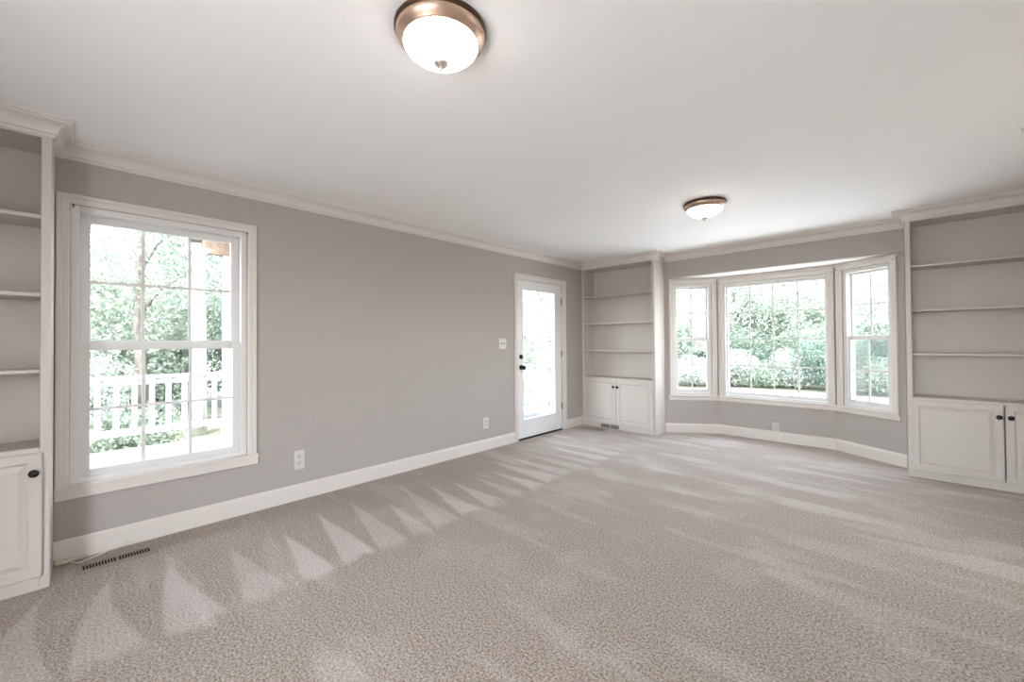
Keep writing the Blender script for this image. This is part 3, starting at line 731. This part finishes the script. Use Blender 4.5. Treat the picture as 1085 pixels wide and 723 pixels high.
for i, (x, y, rr, hh, mt) in enumerate([(-4.9, 3.9, 1.0, 2.6, 'leaf_a'), (-6.0, 4.4, 1.2, 3.2, 'leaf_w'), (-5.0, 5.9, 1.2, 3.2, 'leaf_b'), (-7.4, 7.0, 1.4, 4.0, 'leaf_a')]):
    shrub({'leaf_a': 'tall pale green bush behind the far deck railing', 'leaf_b': 'tall mid green bush behind the far deck railing', 'leaf_w': 'tall silvery bush behind the far deck railing'}[mt], x, y, rr, hh, mt, 160+i, 5000, .07, group='bushes behind the far railing')
# beyond the bay window
shrub('large dark green rounded bush at the right of the middle bay window view', 1.75, 11.6, 1.15, 2.1, 'leaf_c', 80, 7000, .06)
SH = [(-3.6, 9.3, 1.0, 1.3, 'leaf_b'), (-2.2, 10.3, 1.0, 1.25, 'leaf_w'), (-1.1, 11.1, 1.0, 1.35, 'leaf_w'), (-.1, 11.5, .9, 1.1, 'leaf_b'), (.7, 11.9, 1.0, 1.4, 'leaf_w'), (2.9, 11.3, 1.0, 1.3, 'leaf_b'), (3.9, 11.5, 1.0, 1.5, 'leaf_c'), (5.1, 11.4, 1.1, 1.5, 'leaf_b'),
      (-2.6, 12.6, 1.3, 2.4, 'leaf_b'), (-.9, 13.0, 1.2, 2.3, 'leaf_c'), (.6, 13.4, 1.2, 2.5, 'leaf_b'), (3.4, 13.2, 1.2, 2.3, 'leaf_c'), (-5.3, 9.9, 1.2, 1.8, 'leaf_a'), (-4.2, 11.5, 1.2, 2.2, 'leaf_b')]
for i, (x, y, rr, hh, mt) in enumerate(SH):
    shrub({'leaf_a': 'pale green shrub in the border beyond the pale drive', 'leaf_b': 'mid green shrub in the border beyond the pale drive', 'leaf_w': 'whitish leaved shrub in the border beyond the pale drive', 'leaf_c': 'deep green shrub in the border beyond the pale drive'}[mt], x, y, rr, hh, mt, 90+i, 4200, .06)
BT = [(-4.6, 13.5, 8, 2.4, 'leaf_a'), (-2.0, 14.8, 8, 2.3, 'leaf_b'), (-.3, 15.8, 9, 2.5, 'leaf_a'), (1.4, 15.0, 8.5, 2.3, 'leaf_b'), (3.6, 15.3, 9, 2.6, 'leaf_a'), (5.6, 14.6, 8, 2.4, 'leaf_b'),
      (-7.5, 16, 10, 3, 'leaf_b'), (-4.4, 18.6, 11, 3.4, 'leaf_a'), (-.8, 19.8, 11, 3.4, 'leaf_b'), (2.6, 19.6, 11, 3.4, 'leaf_a'), (6.2, 18.6, 11, 3.3, 'leaf_b'), (8.6, 15.2, 10, 3, 'leaf_a'), (-3.1, 11.9, 8.5, 1.7, 'leaf_b'), (-6.3, 12.6, 8, 2.0, 'leaf_a')]
for i, (x, y, h, rr, mt) in enumerate(BT):
    tree({'leaf_a': 'pale green leafy tree', 'leaf_b': 'mid green leafy tree'}[mt]+(' with pale bark' if i % 3 == 0 else ' with dark bark')+' behind the border beyond the bay', x, y, h*.68, rr, mt, 130+i, 5200, .10, .15, 'bark' if i % 3 else 'palebark', .16, 'trees beyond the bay window')

for i, (x, y, rr, hh, mt) in enumerate([(-10.6, -7.3, 1.4, 3.4, 'leaf_b'), (-11.0, -5.2, 1.4, 3.0, 'leaf_c'), (-10.8, -3.4, 1.4, 3.6, 'leaf_b'), (-10.9, -1.4, 1.4, 3.2, 'leaf_c'), (-10.6, .6, 1.5, 3.4, 'leaf_b'), (-9.6, -6.1, 1.1, 2.2, 'leaf_a'), (-9.8, -4.2, 1.1, 2.4, 'leaf_a')]):
    shrub({'leaf_a': 'pale green thicket bush at the edge of the woods', 'leaf_b': 'mid green thicket bush at the edge of the woods', 'leaf_c': 'dark green thicket bush at the edge of the woods'}[mt], x, y, rr, hh, mt, 200+i, 6000, .08, group='thicket at the edge of the woods')
for i, (x, y, rr, hh, mt) in enumerate([(-5.6, 15.6, 1.5, 3.6, 'leaf_b'), (-3.2, 16.6, 1.5, 3.8, 'leaf_c'), (-1.0, 17.4, 1.5, 3.8, 'leaf_b'), (1.2, 17.6, 1.5, 4.0, 'leaf_c'), (3.4, 17.3, 1.5, 3.8, 'leaf_b'), (5.6, 16.6, 1.5, 3.8, 'leaf_c')]):
    shrub({'leaf_b': 'tall mid green thicket bush far behind the drive', 'leaf_c': 'tall dark green thicket bush far behind the drive'}[mt], x, y, rr, hh, mt, 220+i, 6000, .09, group='thicket far behind the drive')
